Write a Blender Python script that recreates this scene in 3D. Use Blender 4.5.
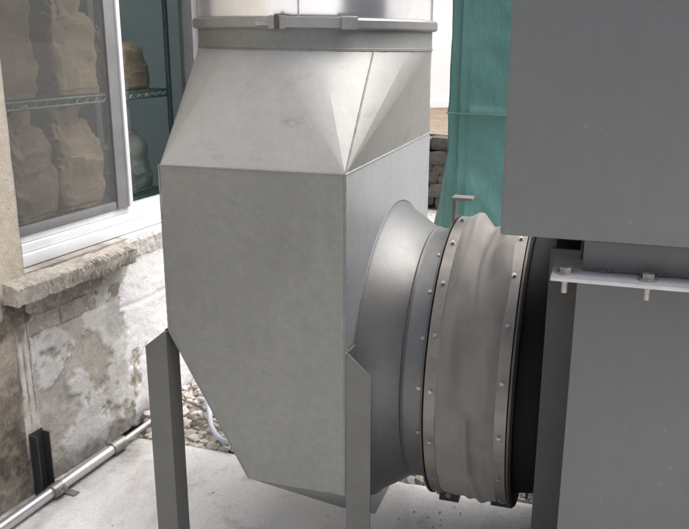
import bpy, bmesh, math, random
from mathutils import Vector, Matrix, noise
R = math.radians
random.seed(7)
S = bpy.context.scene
COL = S.collection
for o in list(bpy.data.objects):
    bpy.data.objects.remove(o, do_unlink=True)

# ------------------------------------------------------------------ camera
H = 1.65                                  # eye height above the yard
cam_d = bpy.data.cameras.new('camera'); cam = bpy.data.objects.new('camera', cam_d); COL.objects.link(cam)
cam.location = (0, 0, H)
cam.rotation_euler = (R(90) - math.atan(224 / 800.0), 0, R(18))
cam_d.sensor_fit = 'HORIZONTAL'; cam_d.sensor_width = 36.0
cam_d.lens = 36.0 * 800.0 / 689.0
cam_d.clip_start = 0.05; cam_d.clip_end = 2000
S.camera = cam
# ------------------------------------------------------------------ sky and sun
SUN_EL, SUN_AZ = R(62), R(62)             # azimuth measured from +Y towards +X
w = bpy.data.worlds.new('World'); S.world = w; w.use_nodes = True
wn = w.node_tree.nodes; wl = w.node_tree.links; wn.clear()
sky = wn.new('ShaderNodeTexSky'); sky.sky_type = 'NISHITA'; sky.sun_disc = False
sky.sun_elevation = SUN_EL; sky.sun_rotation = SUN_AZ
sky.air_density = 1.0; sky.dust_density = 6.0; sky.ozone_density = 1.0
hs = wn.new('ShaderNodeHueSaturation'); hs.inputs['Saturation'].default_value = 0.62
bg = wn.new('ShaderNodeBackground'); bg.inputs['Strength'].default_value = 0.08
wo = wn.new('ShaderNodeOutputWorld')
wl.new(sky.outputs[0], hs.inputs['Color']); wl.new(hs.outputs[0], bg.inputs[0]); wl.new(bg.outputs[0], wo.inputs[0])
sd = bpy.data.lights.new('sun', 'SUN'); sd.energy = 1.5; sd.angle = R(75); sd.color = (1.0, 0.985, 0.965)
so = bpy.data.objects.new('sun', sd); COL.objects.link(so)
dv = Vector((math.sin(SUN_AZ) * math.cos(SUN_EL), math.cos(SUN_AZ) * math.cos(SUN_EL), math.sin(SUN_EL)))
so.rotation_euler = dv.to_track_quat('Z', 'Y').to_euler(); so.location = (6, 3, 8)
S.view_settings.view_transform = 'Standard'; S.view_settings.look = 'None'
S.view_settings.exposure = 1.75; S.view_settings.gamma = 1.0; S.view_settings.use_curve_mapping = False
S.render.engine = 'CYCLES'
S.cycles.use_denoising = True
S.cycles.max_bounces = 8; S.cycles.transparent_max_bounces = 12

# ------------------------------------------------------------------ materials
class NT:
    def __init__(s, name):
        s.m = bpy.data.materials.new(name); s.m.use_nodes = True
        s.t = s.m.node_tree; s.t.nodes.clear()
        s.out = s.n('ShaderNodeOutputMaterial'); s.co = s.n('ShaderNodeTexCoord').outputs['Object']
    def n(s, k, **kw):
        x = s.t.nodes.new(k)
        for a, b in kw.items(): setattr(x, a, b)
        return x
    def set(s, inp, v):
        if hasattr(v, 'is_linked') or isinstance(v, bpy.types.NodeSocket): s.t.links.new(v, inp)
        elif isinstance(v, tuple) and len(v) == 3 and inp.type == 'RGBA': inp.default_value = (*v, 1)
        else: inp.default_value = v
    def noise(s, scale, detail=4, rough=0.55, stretch=None, w=0.0):
        x = s.n('ShaderNodeTexNoise'); c = s.co
        if stretch or w:
            mp = s.n('ShaderNodeMapping'); s.t.links.new(c, mp.inputs[0])
            if stretch: mp.inputs['Scale'].default_value = stretch
            mp.inputs['Location'].default_value = (w, w * 1.7, w * 0.6); c = mp.outputs[0]
        s.t.links.new(c, x.inputs['Vector'])
        x.inputs['Scale'].default_value = scale; x.inputs['Detail'].default_value = detail; x.inputs['Roughness'].default_value = rough
        return x.outputs['Fac']
    def voro(s, scale, feature='F1'):
        x = s.n('ShaderNodeTexVoronoi', feature=feature); s.t.links.new(s.co, x.inputs['Vector']); x.inputs['Scale'].default_value = scale
        return x
    def rng(s, v, a, b, c=0.0, d=1.0):
        x = s.n('ShaderNodeMapRange'); s.set(x.inputs[0], v)
        for i, q in enumerate((a, b, c, d)): x.inputs[i + 1].default_value = q
        return x.outputs[0]
    def mix(s, f, a, b, mode='MIX'):
        x = s.n('ShaderNodeMix', data_type='RGBA', blend_type=mode)
        s.set(x.inputs[0], f); s.set(x.inputs[6], a); s.set(x.inputs[7], b); return x.outputs[2]
    def math(s, op, a, b=0.0):
        x = s.n('ShaderNodeMath', operation=op); s.set(x.inputs[0], a); s.set(x.inputs[1], b); return x.outputs[0]
    def attr(s, name):
        return s.n('ShaderNodeAttribute', attribute_name=name)
    def rnd(s): return s.n('ShaderNodeObjectInfo').outputs['Random']
    def bump(s, h, strength=0.3, dist=0.01):
        x = s.n('ShaderNodeBump'); x.inputs['Strength'].default_value = strength; x.inputs['Distance'].default_value = dist
        s.set(x.inputs['Height'], h); return x.outputs[0]
    def done(s, base, rough=0.6, metal=0.0, nrm=None, spec=0.5, sheen=0.0):
        p = s.n('ShaderNodeBsdfPrincipled'); s.p = p
        s.set(p.inputs['Base Color'], base); s.set(p.inputs['Roughness'], rough); s.set(p.inputs['Metallic'], metal)
        p.inputs['Specular IOR Level'].default_value = spec
        if sheen: p.inputs['Sheen Weight'].default_value = sheen
        if nrm is not None: s.t.links.new(nrm, p.inputs['Normal'])
        s.t.links.new(p.outputs[0], s.out.inputs[0]); return s.m

def galvanised(name, c=0.5, metal=0.8, r0=0.36, r1=0.55, tint=(1.0, 1.0, 0.985), smear=0.35, spangle=0.10, smudge=0.0, bk=0.08):
    t = NT(name)
    vc = t.voro(70.0).outputs['Color']
    sep = t.n('ShaderNodeSeparateColor'); t.t.links.new(vc, sep.inputs[0])
    sp = t.rng(sep.outputs[0], 0, 1, 1 - spangle, 1 + spangle)
    n1 = t.noise(2.2, 5, 0.6); n2 = t.noise(14, 4, 0.6, w=3.1)
    n3 = t.noise(9, 3, 0.5, stretch=(5, 5, 0.6), w=1.3)
    sm = t.rng(n1, 0.35, 0.72, 1.0, 1.0 - smear); sm2 = t.rng(n2, 0.3, 0.75, 1.02, 0.97); sm3 = t.rng(n3, 0.3, 0.7, 1.02, 0.97)
    v = t.math('MULTIPLY', t.math('MULTIPLY', sp, sm), t.math('MULTIPLY', sm2, sm3))
    base = t.mix(1.0, tuple(c * q for q in tint), v, 'MULTIPLY')
    if smudge:
        sg = t.math('MULTIPLY', t.rng(t.noise(7, 5, 0.65, stretch=(0.7, 0.7, 2.0), w=6.2), 0.58, 0.72), t.rng(t.noise(40, 4, 0.7, w=2.2), 0.35, 0.6))
        base = t.mix(t.math('MULTIPLY', sg, smudge), base, tuple(c * 0.45 * q for q in tint))
    rr = t.math('ADD', t.rng(n1, 0.3, 0.7, r0, r1), t.rng(sep.outputs[1], 0, 1, -0.15 * spangle, 0.15 * spangle))
    b = t.bump(t.math('ADD', t.noise(3.0, 2), t.math('MULTIPLY', t.noise(11, 2, w=8), 0.12)), bk, 0.03)
    sc = t.rng(t.noise(6, 3, 0.5, stretch=(3.2, 3.2, 26), w=9.4), 0.66, 0.70, 0, 0.16); base = t.mix(sc, base, tuple(c * 1.35 * q for q in tint))
    return t.done(base, rr, metal, b)

def speckled(name, c1, c2, scale=6, rough=0.8, metal=0.0, bump=0.25, bscale=60, bdist=0.006, fine=0.16, spec=0.4, rand=0.0, stretch=None):
    t = NT(name)
    n1 = t.noise(scale, 5, 0.6, stretch=stretch); n2 = t.noise(bscale, 5, 0.65, w=2.0)
    base = t.mix(t.rng(n1, 0.32, 0.68), c1, c2)
    base = t.mix(1.0, base, t.rng(n2, 0.25, 0.75, 1 - fine, 1 + fine), 'MULTIPLY')
    if rand: base = t.mix(1.0, base, t.rng(t.rnd(), 0, 1, 1 - rand, 1 + rand), 'MULTIPLY')
    return t.done(base, t.rng(n2, 0.2, 0.8, max(rough - 0.1, 0.05), min(rough + 0.1, 1)), metal, t.bump(n2, bump, bdist), spec)

M = {}
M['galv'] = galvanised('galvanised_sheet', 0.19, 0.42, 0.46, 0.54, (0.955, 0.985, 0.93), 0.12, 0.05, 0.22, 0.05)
M['galv_smudged_lit'] = galvanised('galvanised_smudged_lit', 0.31, 0.35, 0.52, 0.62, (1.0, 0.985, 0.94), 0.12, 0.03, 0.55)  # smudged sheet, base lightened: light on the upward tilt put into the colour
M['galv_skylit'] = galvanised('galvanised_skylit', 0.40, 0.66, 0.37, 0.47, (0.96, 1.0, 1.05), 0.10, 0.04)  # same sheet, sky reflection on the right panel painted in as a blue-bright base
M['galv_cone_shaded'] = galvanised('galvanised_cone_shaded', 0.14, 0.55, 0.42, 0.50, (1.0, 1.0, 0.985), 0.10, 0.04)  # same sheet darkened: shade and the dark fan's reflection put into the colour
M['duct'] = galvanised('galvanised_duct', 0.80, 0.88, 0.22, 0.30, (0.95, 0.99, 1.04), 0.06, 0.03, 0.0, 0.012)
M['clamp'] = galvanised('zinc_clamp', 0.25, 0.6, 0.35, 0.5, (1.0, 1.0, 0.98), 0.25, 0.04)
M['leg'] = speckled('grey_painted_angle', (.098, .099, .094), (.118, .118, .112), 8, 0.5, 0.25, 0.15, 90, 0.002, 0.08)
M['bolt'] = speckled('zinc_bolt', (.34, .335, .32), (.22, .21, .19), 40, 0.42, 0.7, 0.1, 200, 0.001)
M['strap'] = speckled('weathered_strap', (.20, .188, .172), (.135, .125, .113), 10, 0.55, 0.55, 0.2, 120, 0.002, 0.15)
M['flange'] = speckled('dark_flange', (.085, .08, .076), (.055, .052, .05), 12, 0.5, 0.6, 0.2, 90, 0.002)
M['black'] = speckled('black_paint', (.007, .007, .007), (.011, .011, .011), 9, 0.7, 0.0, 0.1, 120, 0.002, spec=0.12)
M['post'] = speckled('dark_grey_paint', (.026, .026, .026), (.036, .036, .035), 7, 0.5, 0.0, 0.1, 120, 0.002)
M['glassdark'] = M['post']

def cabinet_mat():
    t = NT('grey_cabinet_paint')
    n = t.noise(1.6, 4, 0.6); f = t.noise(260, 2, 0.5); d = t.noise(22, 5, 0.7, w=4)
    base = t.mix(t.rng(n, 0.3, 0.7), (.095, .099, .101), (.112, .115, .116))
    base = t.mix(t.rng(d, 0.66, 0.78, 0, 0.35), base, (.135, .132, .125))
    st = t.noise(5, 4, 0.6, stretch=(9, 9, 0.5), w=2.7); base = t.mix(1.0, base, t.rng(st, 0.3, 0.7, 0.975, 1.02), 'MULTIPLY')
    ch_ = t.rng(t.noise(48, 2, 0.5, w=6), 0.735, 0.75); base = t.mix(t.math('MULTIPLY', ch_, 0.22), base, (.20, .195, .185))
    scr = t.rng(t.noise(7, 2, 0.4, stretch=(14, 14, 0.8), w=11), 0.745, 0.755, 0, 0.15); base = t.mix(scr, base, (.18, .18, .175))
    base = t.mix(1.0, base, t.rng(f, 0.2, 0.8, 0.94, 1.06), 'MULTIPLY')
    return t.done(base, t.rng(d, 0.2, 0.8, 0.42, 0.6), 0.15, t.bump(f, 0.08, 0.001), 0.45)
M['cabinet'] = cabinet_mat()
M['ledge'] = speckled('pale_grey_ledge', (.42, .415, .43), (.34, .335, .35), 9, 0.5, 0.3, 0.15, 90, 0.002, 0.1)

def canvas_mat():
    t = NT('grey_canvas')
    n = t.noise(5, 5, 0.6); f = t.noise(180, 3, 0.6); st = t.noise(7, 4, 0.6, stretch=(1, 1, 0.3), w=2)
    base = t.mix(t.rng(n, 0.3, 0.7), (.128, .119, .109), (.178, .169, .159))
    base = t.mix(t.rng(st, 0.55, 0.75, 0, 0.45), base, (.082, .07, .06))
    wv = t.n('ShaderNodeTexWave', wave_type='BANDS', bands_direction='X'); t.t.links.new(t.co, wv.inputs[0]); wv.inputs['Scale'].default_value = 170
    h = t.math('ADD', f, t.math('MULTIPLY', wv.outputs['Fac'], 0.5))
    return t.done(base, 0.88, 0, t.bump(h, 0.25, 0.002), 0.2, sheen=0.15)
M['canvas'] = canvas_mat()

def tarp_mat():
    t = NT('green_tarp')
    n = t.noise(1.3, 4, 0.6); d = t.noise(9, 5, 0.65, w=1)
    base = t.mix(t.rng(n, 0.3, 0.7), (.068, .185, .170), (.092, .225, .208))
    base = t.mix(t.rng(d, 0.55, 0.8, 0, 0.35), base, (.17, .28, .25))
    return t.done(base, t.rng(d, 0.2, 0.8, 0.38, 0.55), 0, t.bump(t.math('ADD', t.noise(9, 5, 0.65, stretch=(1.6, 1.6, 0.7)), t.math('MULTIPLY', t.noise(300, 2), 0.10)), 0.5, 0.03), 0.5)
M['tarp'] = tarp_mat()
M['cord'] = speckled('pale_tarp_hem', (.11, .22, .195), (.09, .19, .17), 9)

def wall_mat():
    t = NT('old_painted_wall')
    a = t.attr('cover'); sep = t.n('ShaderNodeSeparateColor'); t.t.links.new(a.outputs['Color'], sep.inputs[0])
    white, tan, stain = sep.outputs[0], sep.outputs[1], sep.outputs[2]
    n1 = t.noise(5, 6, 0.65); n2 = t.noise(26, 6, 0.7, w=1); n3 = t.noise(140, 4, 0.6, w=3)
    grey = t.mix(t.rng(n1, 0.33, 0.66), (.36, .34, .315), (.56, .545, .52))
    grey = t.mix(t.rng(n2, 0.48, 0.7, 0, 0.5), grey, (.25, .22, .19))
    tanc = t.mix(t.rng(n2, 0.35, 0.7), (.52, .465, .39), (.42, .365, .30))
    wh = t.mix(t.rng(n2, 0.55, 0.8, 0, 0.5), (.70, .70, .71), (.54, .53, .51))
    c = t.mix(tan, grey, tanc); c = t.mix(white, c, wh)
    stf = t.math('MULTIPLY', stain, t.rng(n2, 0.25, 0.6, 0.6, 1.0))
    c = t.mix(stf, c, (.075, .062, .05))
    c = t.mix(1.0, c, t.rng(n3, 0.25, 0.75, 0.86, 1.12), 'MULTIPLY')
    h = t.math('ADD', n2, t.math('MULTIPLY', n3, 0.4))
    return t.done(c, 0.92, 0, t.bump(h, 0.5, 0.012), 0.2)
M['wall'] = wall_mat()
M['stone'] = speckled('sill_stone', (.44, .41, .365), (.29, .265, .23), 7, 0.92, 0, 0.6, 70, 0.012, 0.35, 0.15)
M['mortar'] = speckled('broken_mortar', (.55, .53, .51), (.36, .335, .31), 12, 0.92, 0, 0.7, 60, 0.012, 0.3, 0.15)
M['brick'] = speckled('old_brown_brick', (.27, .235, .20), (.40, .365, .33), 14, 0.92, 0, 0.6, 70, 0.010, 0.3, 0.15, rand=0.22)
M['white'] = speckled('white_frame', (.74, .75, .77), (.66, .67, .69), 9, 0.4, 0, 0.05, 90, 0.001, 0.05)
M['alu'] = speckled('grey_sash', (.20, .20, .205), (.26, .26, .265), 8, 0.45, 0.3, 0.05, 120, 0.001, 0.05)
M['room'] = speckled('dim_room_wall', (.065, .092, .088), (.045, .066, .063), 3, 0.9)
M['kraft'] = speckled('kraft_paper', (.33, .235, .165), (.25, .17, .115), 8, 0.8, 0, 0.5, 24, 0.01, 0.12, 0.2, rand=0.12)
M['greybag'] = speckled('grey_sack', (.30, .29, .27), (.20, .195, .185), 8, 0.8, 0, 0.5, 24, 0.01, 0.12, 0.2)
M['wire'] = speckled('shelf_wire', (.15, .175, .17), (.11, .13, .125), 20, 0.4, 0.6)
M['pipe'] = galvanised('galvanised_pipe', 0.62, 0.85, 0.28, 0.42, (1, 1, 1.01), 0.2, 0.05)
M['gravel'] = speckled('gravel_stone', (.33, .30, .27), (.20, .18, .165), 18, 0.9, 0, 0.4, 90, 0.006, 0.25, 0.2)
M['hose'] = speckled('pale_hose', (.55, .60, .66), (.45, .50, .56), 20, 0.45)
M['rubble'] = speckled('rubble_stone', (.15, .135, .12), (.10, .09, .08), 5, 0.92, 0, 0.6, 30, 0.02, 0.25, 0.15, rand=0.3)
M['render'] = speckled('white_render', (.80, .80, .79), (.74, .74, .73), 2, 0.9, 0, 0.2, 60, 0.004, 0.06)
M['rooftile'] = speckled('roof_grey', (.16, .15, .15), (.10, .095, .095), 3, 0.8)

def concrete_mat():
    t = NT('concrete')
    n1 = t.noise(1.7, 6, 0.62); n2 = t.noise(9, 6, 0.7, w=2); n3 = t.noise(90, 5, 0.7, w=5); n4 = t.noise(4, 5, 0.6, stretch=(1.6, 0.5, 1), w=7)
    c = t.mix(t.rng(n1, 0.3, 0.7), (.60, .585, .57), (.72, .71, .70))
    c = t.mix(t.rng(n2, 0.54, 0.74, 0, 0.55), c, (.31, .285, .26))
    c = t.mix(t.rng(n4, 0.52, 0.70, 0, 0.5), c, (.40, .365, .33))
    rs_ = t.noise(3.1, 5, 0.7, w=13); c = t.mix(t.rng(rs_, 0.60, 0.72, 0, 0.45), c, (.46, .38, .31))
    ck = t.voro(1.1, 'DISTANCE_TO_EDGE'); c = t.mix(t.rng(t.math('ADD', ck.outputs['Distance'], t.math('MULTIPLY', n2, 0.03)), 0.012, 0.019, 0.12, 0.0), c, (.22, .20, .18))
    # grime gathered along the foot of the wall
    a = t.attr('grime'); g = t.math('MULTIPLY', a.outputs['Fac'], t.rng(n2, 0.3, 0.62, 0.35, 1.0))
    c = t.mix(g, c, (.14, .125, .11))
    c = t.mix(1.0, c, t.rng(n3, 0.25, 0.75, 0.84, 1.14), 'MULTIPLY')
    return t.done(c, 0.9, 0, t.bump(t.math('ADD', n3, n2), 0.3, 0.006), 0.25)
M['concrete'] = concrete_mat()

def ground_mat():
    t = NT('stony_ground')
    v = t.voro(26); n1 = t.noise(0.5, 6, 0.6); n2 = t.noise(30, 5, 0.7, w=3)
    c = t.mix(t.rng(n1, 0.35, 0.65), (.40, .37, .335), (.50, .47, .43))
    sep = t.n('ShaderNodeSeparateColor'); t.t.links.new(v.outputs['Color'], sep.inputs[0])
    c = t.mix(1.0, c, t.rng(sep.outputs[0], 0, 1, 0.65, 1.25), 'MULTIPLY')
    return t.done(c, 0.95, 0, t.bump(t.math('SUBTRACT', n2, v.outputs['Distance']), 0.7, 0.02), 0.2)
M['ground'] = ground_mat()
M['dry'] = speckled('dry_grass_earth', (.26, .215, .16), (.19, .155, .115), 4, 0.95, 0, 0.6, 40, 0.03, 0.3, 0.1)

def glass_mat(name, refl, tint=(1, 1, 1)):
    t = NT(name)
    tr = t.n('ShaderNodeBsdfTransparent'); tr.inputs[0].default_value = (*tint, 1)
    gl = t.n('ShaderNodeBsdfGlossy'); gl.inputs['Roughness'].default_value = 0.03
    g = t.n('ShaderNodeNewGeometry'); dp = t.n('ShaderNodeVectorMath', operation='DOT_PRODUCT')
    t.t.links.new(g.outputs['Normal'], dp.inputs[0]); t.t.links.new(g.outputs['Incoming'], dp.inputs[1])
    k = t.math('POWER', t.math('SUBTRACT', 1.0, t.math('ABSOLUTE', dp.outputs['Value'])), 5.0)
    f = t.math('ADD', t.math('MULTIPLY', k, 0.96), refl)
    mx = t.n('ShaderNodeMixShader'); t.t.links.new(f, mx.inputs[0]); t.t.links.new(tr.outputs[0], mx.inputs[1]); t.t.links.new(gl.outputs[0], mx.inputs[2])
    t.t.links.new(mx.outputs[0], t.out.inputs[0]); return t.m
M['glass'] = glass_mat('window_glass', 0.04, (.92, .95, .94))
def screen_mat():
    t = NT('insect_screen')
    tr = t.n('ShaderNodeBsdfTransparent'); df = t.n('ShaderNodeBsdfDiffuse'); df.inputs[0].default_value = (.17, .17, .17, 1)
    wx = t.n('ShaderNodeTexWave', wave_type='BANDS', bands_direction='Y'); wx.inputs['Scale'].default_value = 95; t.t.links.new(t.co, wx.inputs[0])
    wz = t.n('ShaderNodeTexWave', wave_type='BANDS', bands_direction='Z'); wz.inputs['Scale'].default_value = 95; t.t.links.new(t.co, wz.inputs[0])
    f = t.rng(t.math('MAXIMUM', wx.outputs['Fac'], wz.outputs['Fac']), 0.2, 1.0, 0.10, 0.32)
    mx = t.n('ShaderNodeMixShader'); t.t.links.new(f, mx.inputs[0]); t.t.links.new(tr.outputs[0], mx.inputs[1]); t.t.links.new(df.outputs[0], mx.inputs[2])
    t.t.links.new(mx.outputs[0], t.out.inputs[0]); return t.m
M['screen'] = screen_mat()

# ------------------------------------------------------------------ mesh helpers (z given relative to the eye: z = 0 is eye height)
def nz(p, s=1.0, o=0.0): return noise.noise(Vector((p[0] * s + o, p[1] * s - o, p[2] * s + 2 * o)))
def finish(bm, smooth=None, flip=True):
    if flip: bmesh.ops.recalc_face_normals(bm, faces=bm.faces)
    if smooth is not None:
        for f in bm.faces: f.smooth = True
        for e in bm.edges:
            if len(e.link_faces) == 2 and e.calc_face_angle(0) > R(smooth): e.smooth = False
def obj(name, bm, mat, parent=None, smooth=None, recalc=True):
    finish(bm, smooth, recalc)
    me = bpy.data.meshes.new(name); bm.to_mesh(me); bm.free()
    o = bpy.data.objects.new(name, me); COL.objects.link(o)
    me.materials.append(M[mat] if isinstance(mat, str) else mat)
    if parent is not None:
        o.parent = parent; o.matrix_parent_inverse = Matrix.Translation(-Vector(parent.location)) if parent.type == 'EMPTY' else Matrix()
    return o
def tag(o, label=None, cat=None, group=None, kind=None):
    if label: o['label'] = label
    if cat: o['category'] = cat
    if group: o['group'] = group
    if kind: o['kind'] = kind
    return o
def thing(name, loc, label, cat, group=None):
    o = bpy.data.objects.new(name, None); COL.objects.link(o); o.location = loc; o.empty_display_size = 0.1
    return tag(o, label, cat, group)
def V(x, y, z): return Vector((x, y, z + H))
def box(bm, a, b, bev=0.0):
    x0, y0, z0 = a; x1, y1, z1 = b
    vs = [bm.verts.new(V(x, y, z)) for x in (x0, x1) for y in (y0, y1) for z in (z0, z1)]
    fs = [(0, 1, 3, 2), (4, 6, 7, 5), (0, 4, 5, 1), (2, 3, 7, 6), (0, 2, 6, 4), (1, 5, 7, 3)]
    fl = [bm.faces.new([vs[i] for i in f]) for f in fs]
    if bev:
        bmesh.ops.bevel(bm, geom=list({e for f in fl for e in f.edges}), offset=bev, segments=2, affect='EDGES', profile=0.6)
    return vs
def boxm(a, b, bev=0.0):
    bm = bmesh.new(); box(bm, a, b, bev); return bm
def frame_of(d):
    d = d.normalized(); u = d.cross(Vector((0, 0, 1)))
    if u.length < 1e-3: u = d.cross(Vector((1, 0, 0)))
    u.normalize(); return u, d.cross(u)
def tube(bm, pts, r, n=10, caps=True, rel=True):
    pts = [V(*p) if rel else Vector(p) for p in pts]; rings = []
    for i, p in enumerate(pts):
        d = (pts[min(i + 1, len(pts) - 1)] - pts[max(i - 1, 0)]); u, v = frame_of(d)
        rr = r[i] if isinstance(r, (list, tuple)) else r
        rings.append([bm.verts.new(p + u * rr * math.cos(2 * math.pi * k / n) + v * rr * math.sin(2 * math.pi * k / n)) for k in range(n)])
    for a, b in zip(rings, rings[1:]):
        for k in range(n): bm.faces.new((a[k], a[(k + 1) % n], b[(k + 1) % n], b[k]))
    if caps: bm.faces.new(rings[0][::-1]); bm.faces.new(rings[-1])
def tubem(pts, r, n=10): bm = bmesh.new(); tube(bm, pts, r, n); return bm
def revolve_x(profile, cy, cz, n=72, closed=False, fn=None, a0=0, a1=2 * math.pi):
    """profile of (x, r) swept about an axis parallel to X"""
    bm = bmesh.new(); full = abs(a1 - a0 - 2 * math.pi) < 1e-6
    cnt = n if full else n + 1; rings = []
    for (x, r) in profile:
        row = []
        for k in range(cnt):
            t = a0 + (a1 - a0) * k / n
            xx, rr = (x, r) if fn is None else fn(x, r, t)
            row.append(bm.verts.new(V(xx, cy - rr * math.cos(t), cz + rr * math.sin(t))))
        rings.append(row)
    seq = list(zip(rings, rings[1:])) + ([(rings[-1], rings[0])] if closed else [])
    for a, b in seq:
        for k in range(n): bm.faces.new((a[k], a[(k + 1) % cnt], b[(k + 1) % cnt], b[k]))
    return bm
def revolve_z(profile, cx, cy, n=96, closed=False, tilt=0.0):
    bm = bmesh.new(); rings = []
    for (r, z) in profile:
        rings.append([bm.verts.new(V(cx + r * math.cos(2 * math.pi * k / n), cy + r * math.sin(2 * math.pi * k / n), z - tilt * r * math.cos(2 * math.pi * k / n))) for k in range(n)])
    seq = list(zip(rings, rings[1:])) + ([(rings[-1], rings[0])] if closed else [])
    for a, b in seq:
        for k in range(n): bm.faces.new((a[k], a[(k + 1) % n], b[(k + 1) % n], b[k]))
    return bm
def sheet(bm, c, nu=14, nv=14, fn=None):
    """bilinear patch through 4 corners (p00, p10, p11, p01); fn(u, v, p) moves a point"""
    c = [V(*p) for p in c]; g = []
    for j in range(nv + 1):
        row = []
        for i in range(nu + 1):
            u, v = i / nu, j / nv
            p = c[0].lerp(c[1], u).lerp(c[3].lerp(c[2], u), v)
            if fn: p = fn(u, v, p)
            row.append(bm.verts.new(p))
        g.append(row)
    for j in range(nv):
        for i in range(nu): bm.faces.new((g[j][i], g[j][i + 1], g[j + 1][i + 1], g[j + 1][i]))
def hexhead(bm, p, d, r, h, n=6):
    p = Vector(p); u, v = frame_of(Vector(d)); d = Vector(d).normalized()
    a = [bm.verts.new(p + (u * math.cos(2 * math.pi * k / n) + v * math.sin(2 * math.pi * k / n)) * r) for k in range(n)]
    b = [bm.verts.new(q.co + d * h) for q in a]
    for k in range(n): bm.faces.new((a[k], a[(k + 1) % n], b[(k + 1) % n], b[k]))
    bm.faces.new(a[::-1]); bm.faces.new(b)

# ================================================================== ground
GZ = -1.65
def grid_xy(name, xs, ys, zf, mat, grime=None):
    bm = bmesh.new(); lay = bm.verts.layers.float.new('grime') if grime else None
    g = []
    for y in ys:
        row = []
        for x in xs:
            v = bm.verts.new(V(x, y, zf(x, y)))
            if grime: v[lay] = grime(x, y)
            row.append(v)
        g.append(row)
    for j in range(len(ys) - 1):
        for i in range(len(xs) - 1): bm.faces.new((g[j][i], g[j][i + 1], g[j + 1][i + 1], g[j + 1][i]))
    return obj(name, bm, mat, smooth=60)
def lin(a, b, n): return [a + (b - a) * i / n for i in range(n + 1)]
tag(grid_xy('ground', [-400, -60, -20] + lin(-8, 8, 40) + [20, 60, 400], [-400, -60, -20] + lin(-4, 14, 40) + [25, 60, 400],
            lambda x, y: GZ - 0.05 + 0.02 * nz((x, y, 0), 0.6), 'ground'), kind='structure')

# wall frame: u along the wall (away from the camera), off out of the wall, z
WA = R(5.5); WP = Vector((-1.88, 2.8, 0)); WD = Vector((math.sin(WA), math.cos(WA), 0)); WN = Vector((math.cos(WA), -math.sin(WA), 0))
def wp(u, off, z):
    p = WP + WD * u + WN * off; return (p.x, p.y, z)
def wall_off(x, y): return (Vector((x, y, 0)) - WP).dot(WN)
def grime(x, y):
    d = wall_off(x, y) - 0.06 + 0.05 * nz((x, y, 0), 6) + 0.02 * nz((x, y, 3), 25)
    g = max(0, 1 - max(d, 0) / 0.22)
    return 0.85 * g * g * (3 - 2 * g)
pad = grid_xy('concrete_pad', lin(-2.0, 3.2, 130), lin(-2.5, 2.709, 130), lambda x, y: GZ + 0.004 * nz((x, y, 0), 2.2) - 0.010 * max(0, (y - 2.66) / 0.05), 'concrete', grime)
bm = bmesh.new(); bm.from_mesh(pad.data)           # turn the back edge of the slab down
ed = [e for e in bm.edges if len(e.link_faces) == 1 and all(v.co.y > 2.70 for v in e.verts)]
ex = bmesh.ops.extrude_edge_only(bm, edges=ed)
for v in [q for q in ex['geom'] if isinstance(q, bmesh.types.BMVert)]: v.co.z -= 0.09
bm.to_mesh(pad.data); bm.free()
tag(pad, kind='structure')

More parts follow.
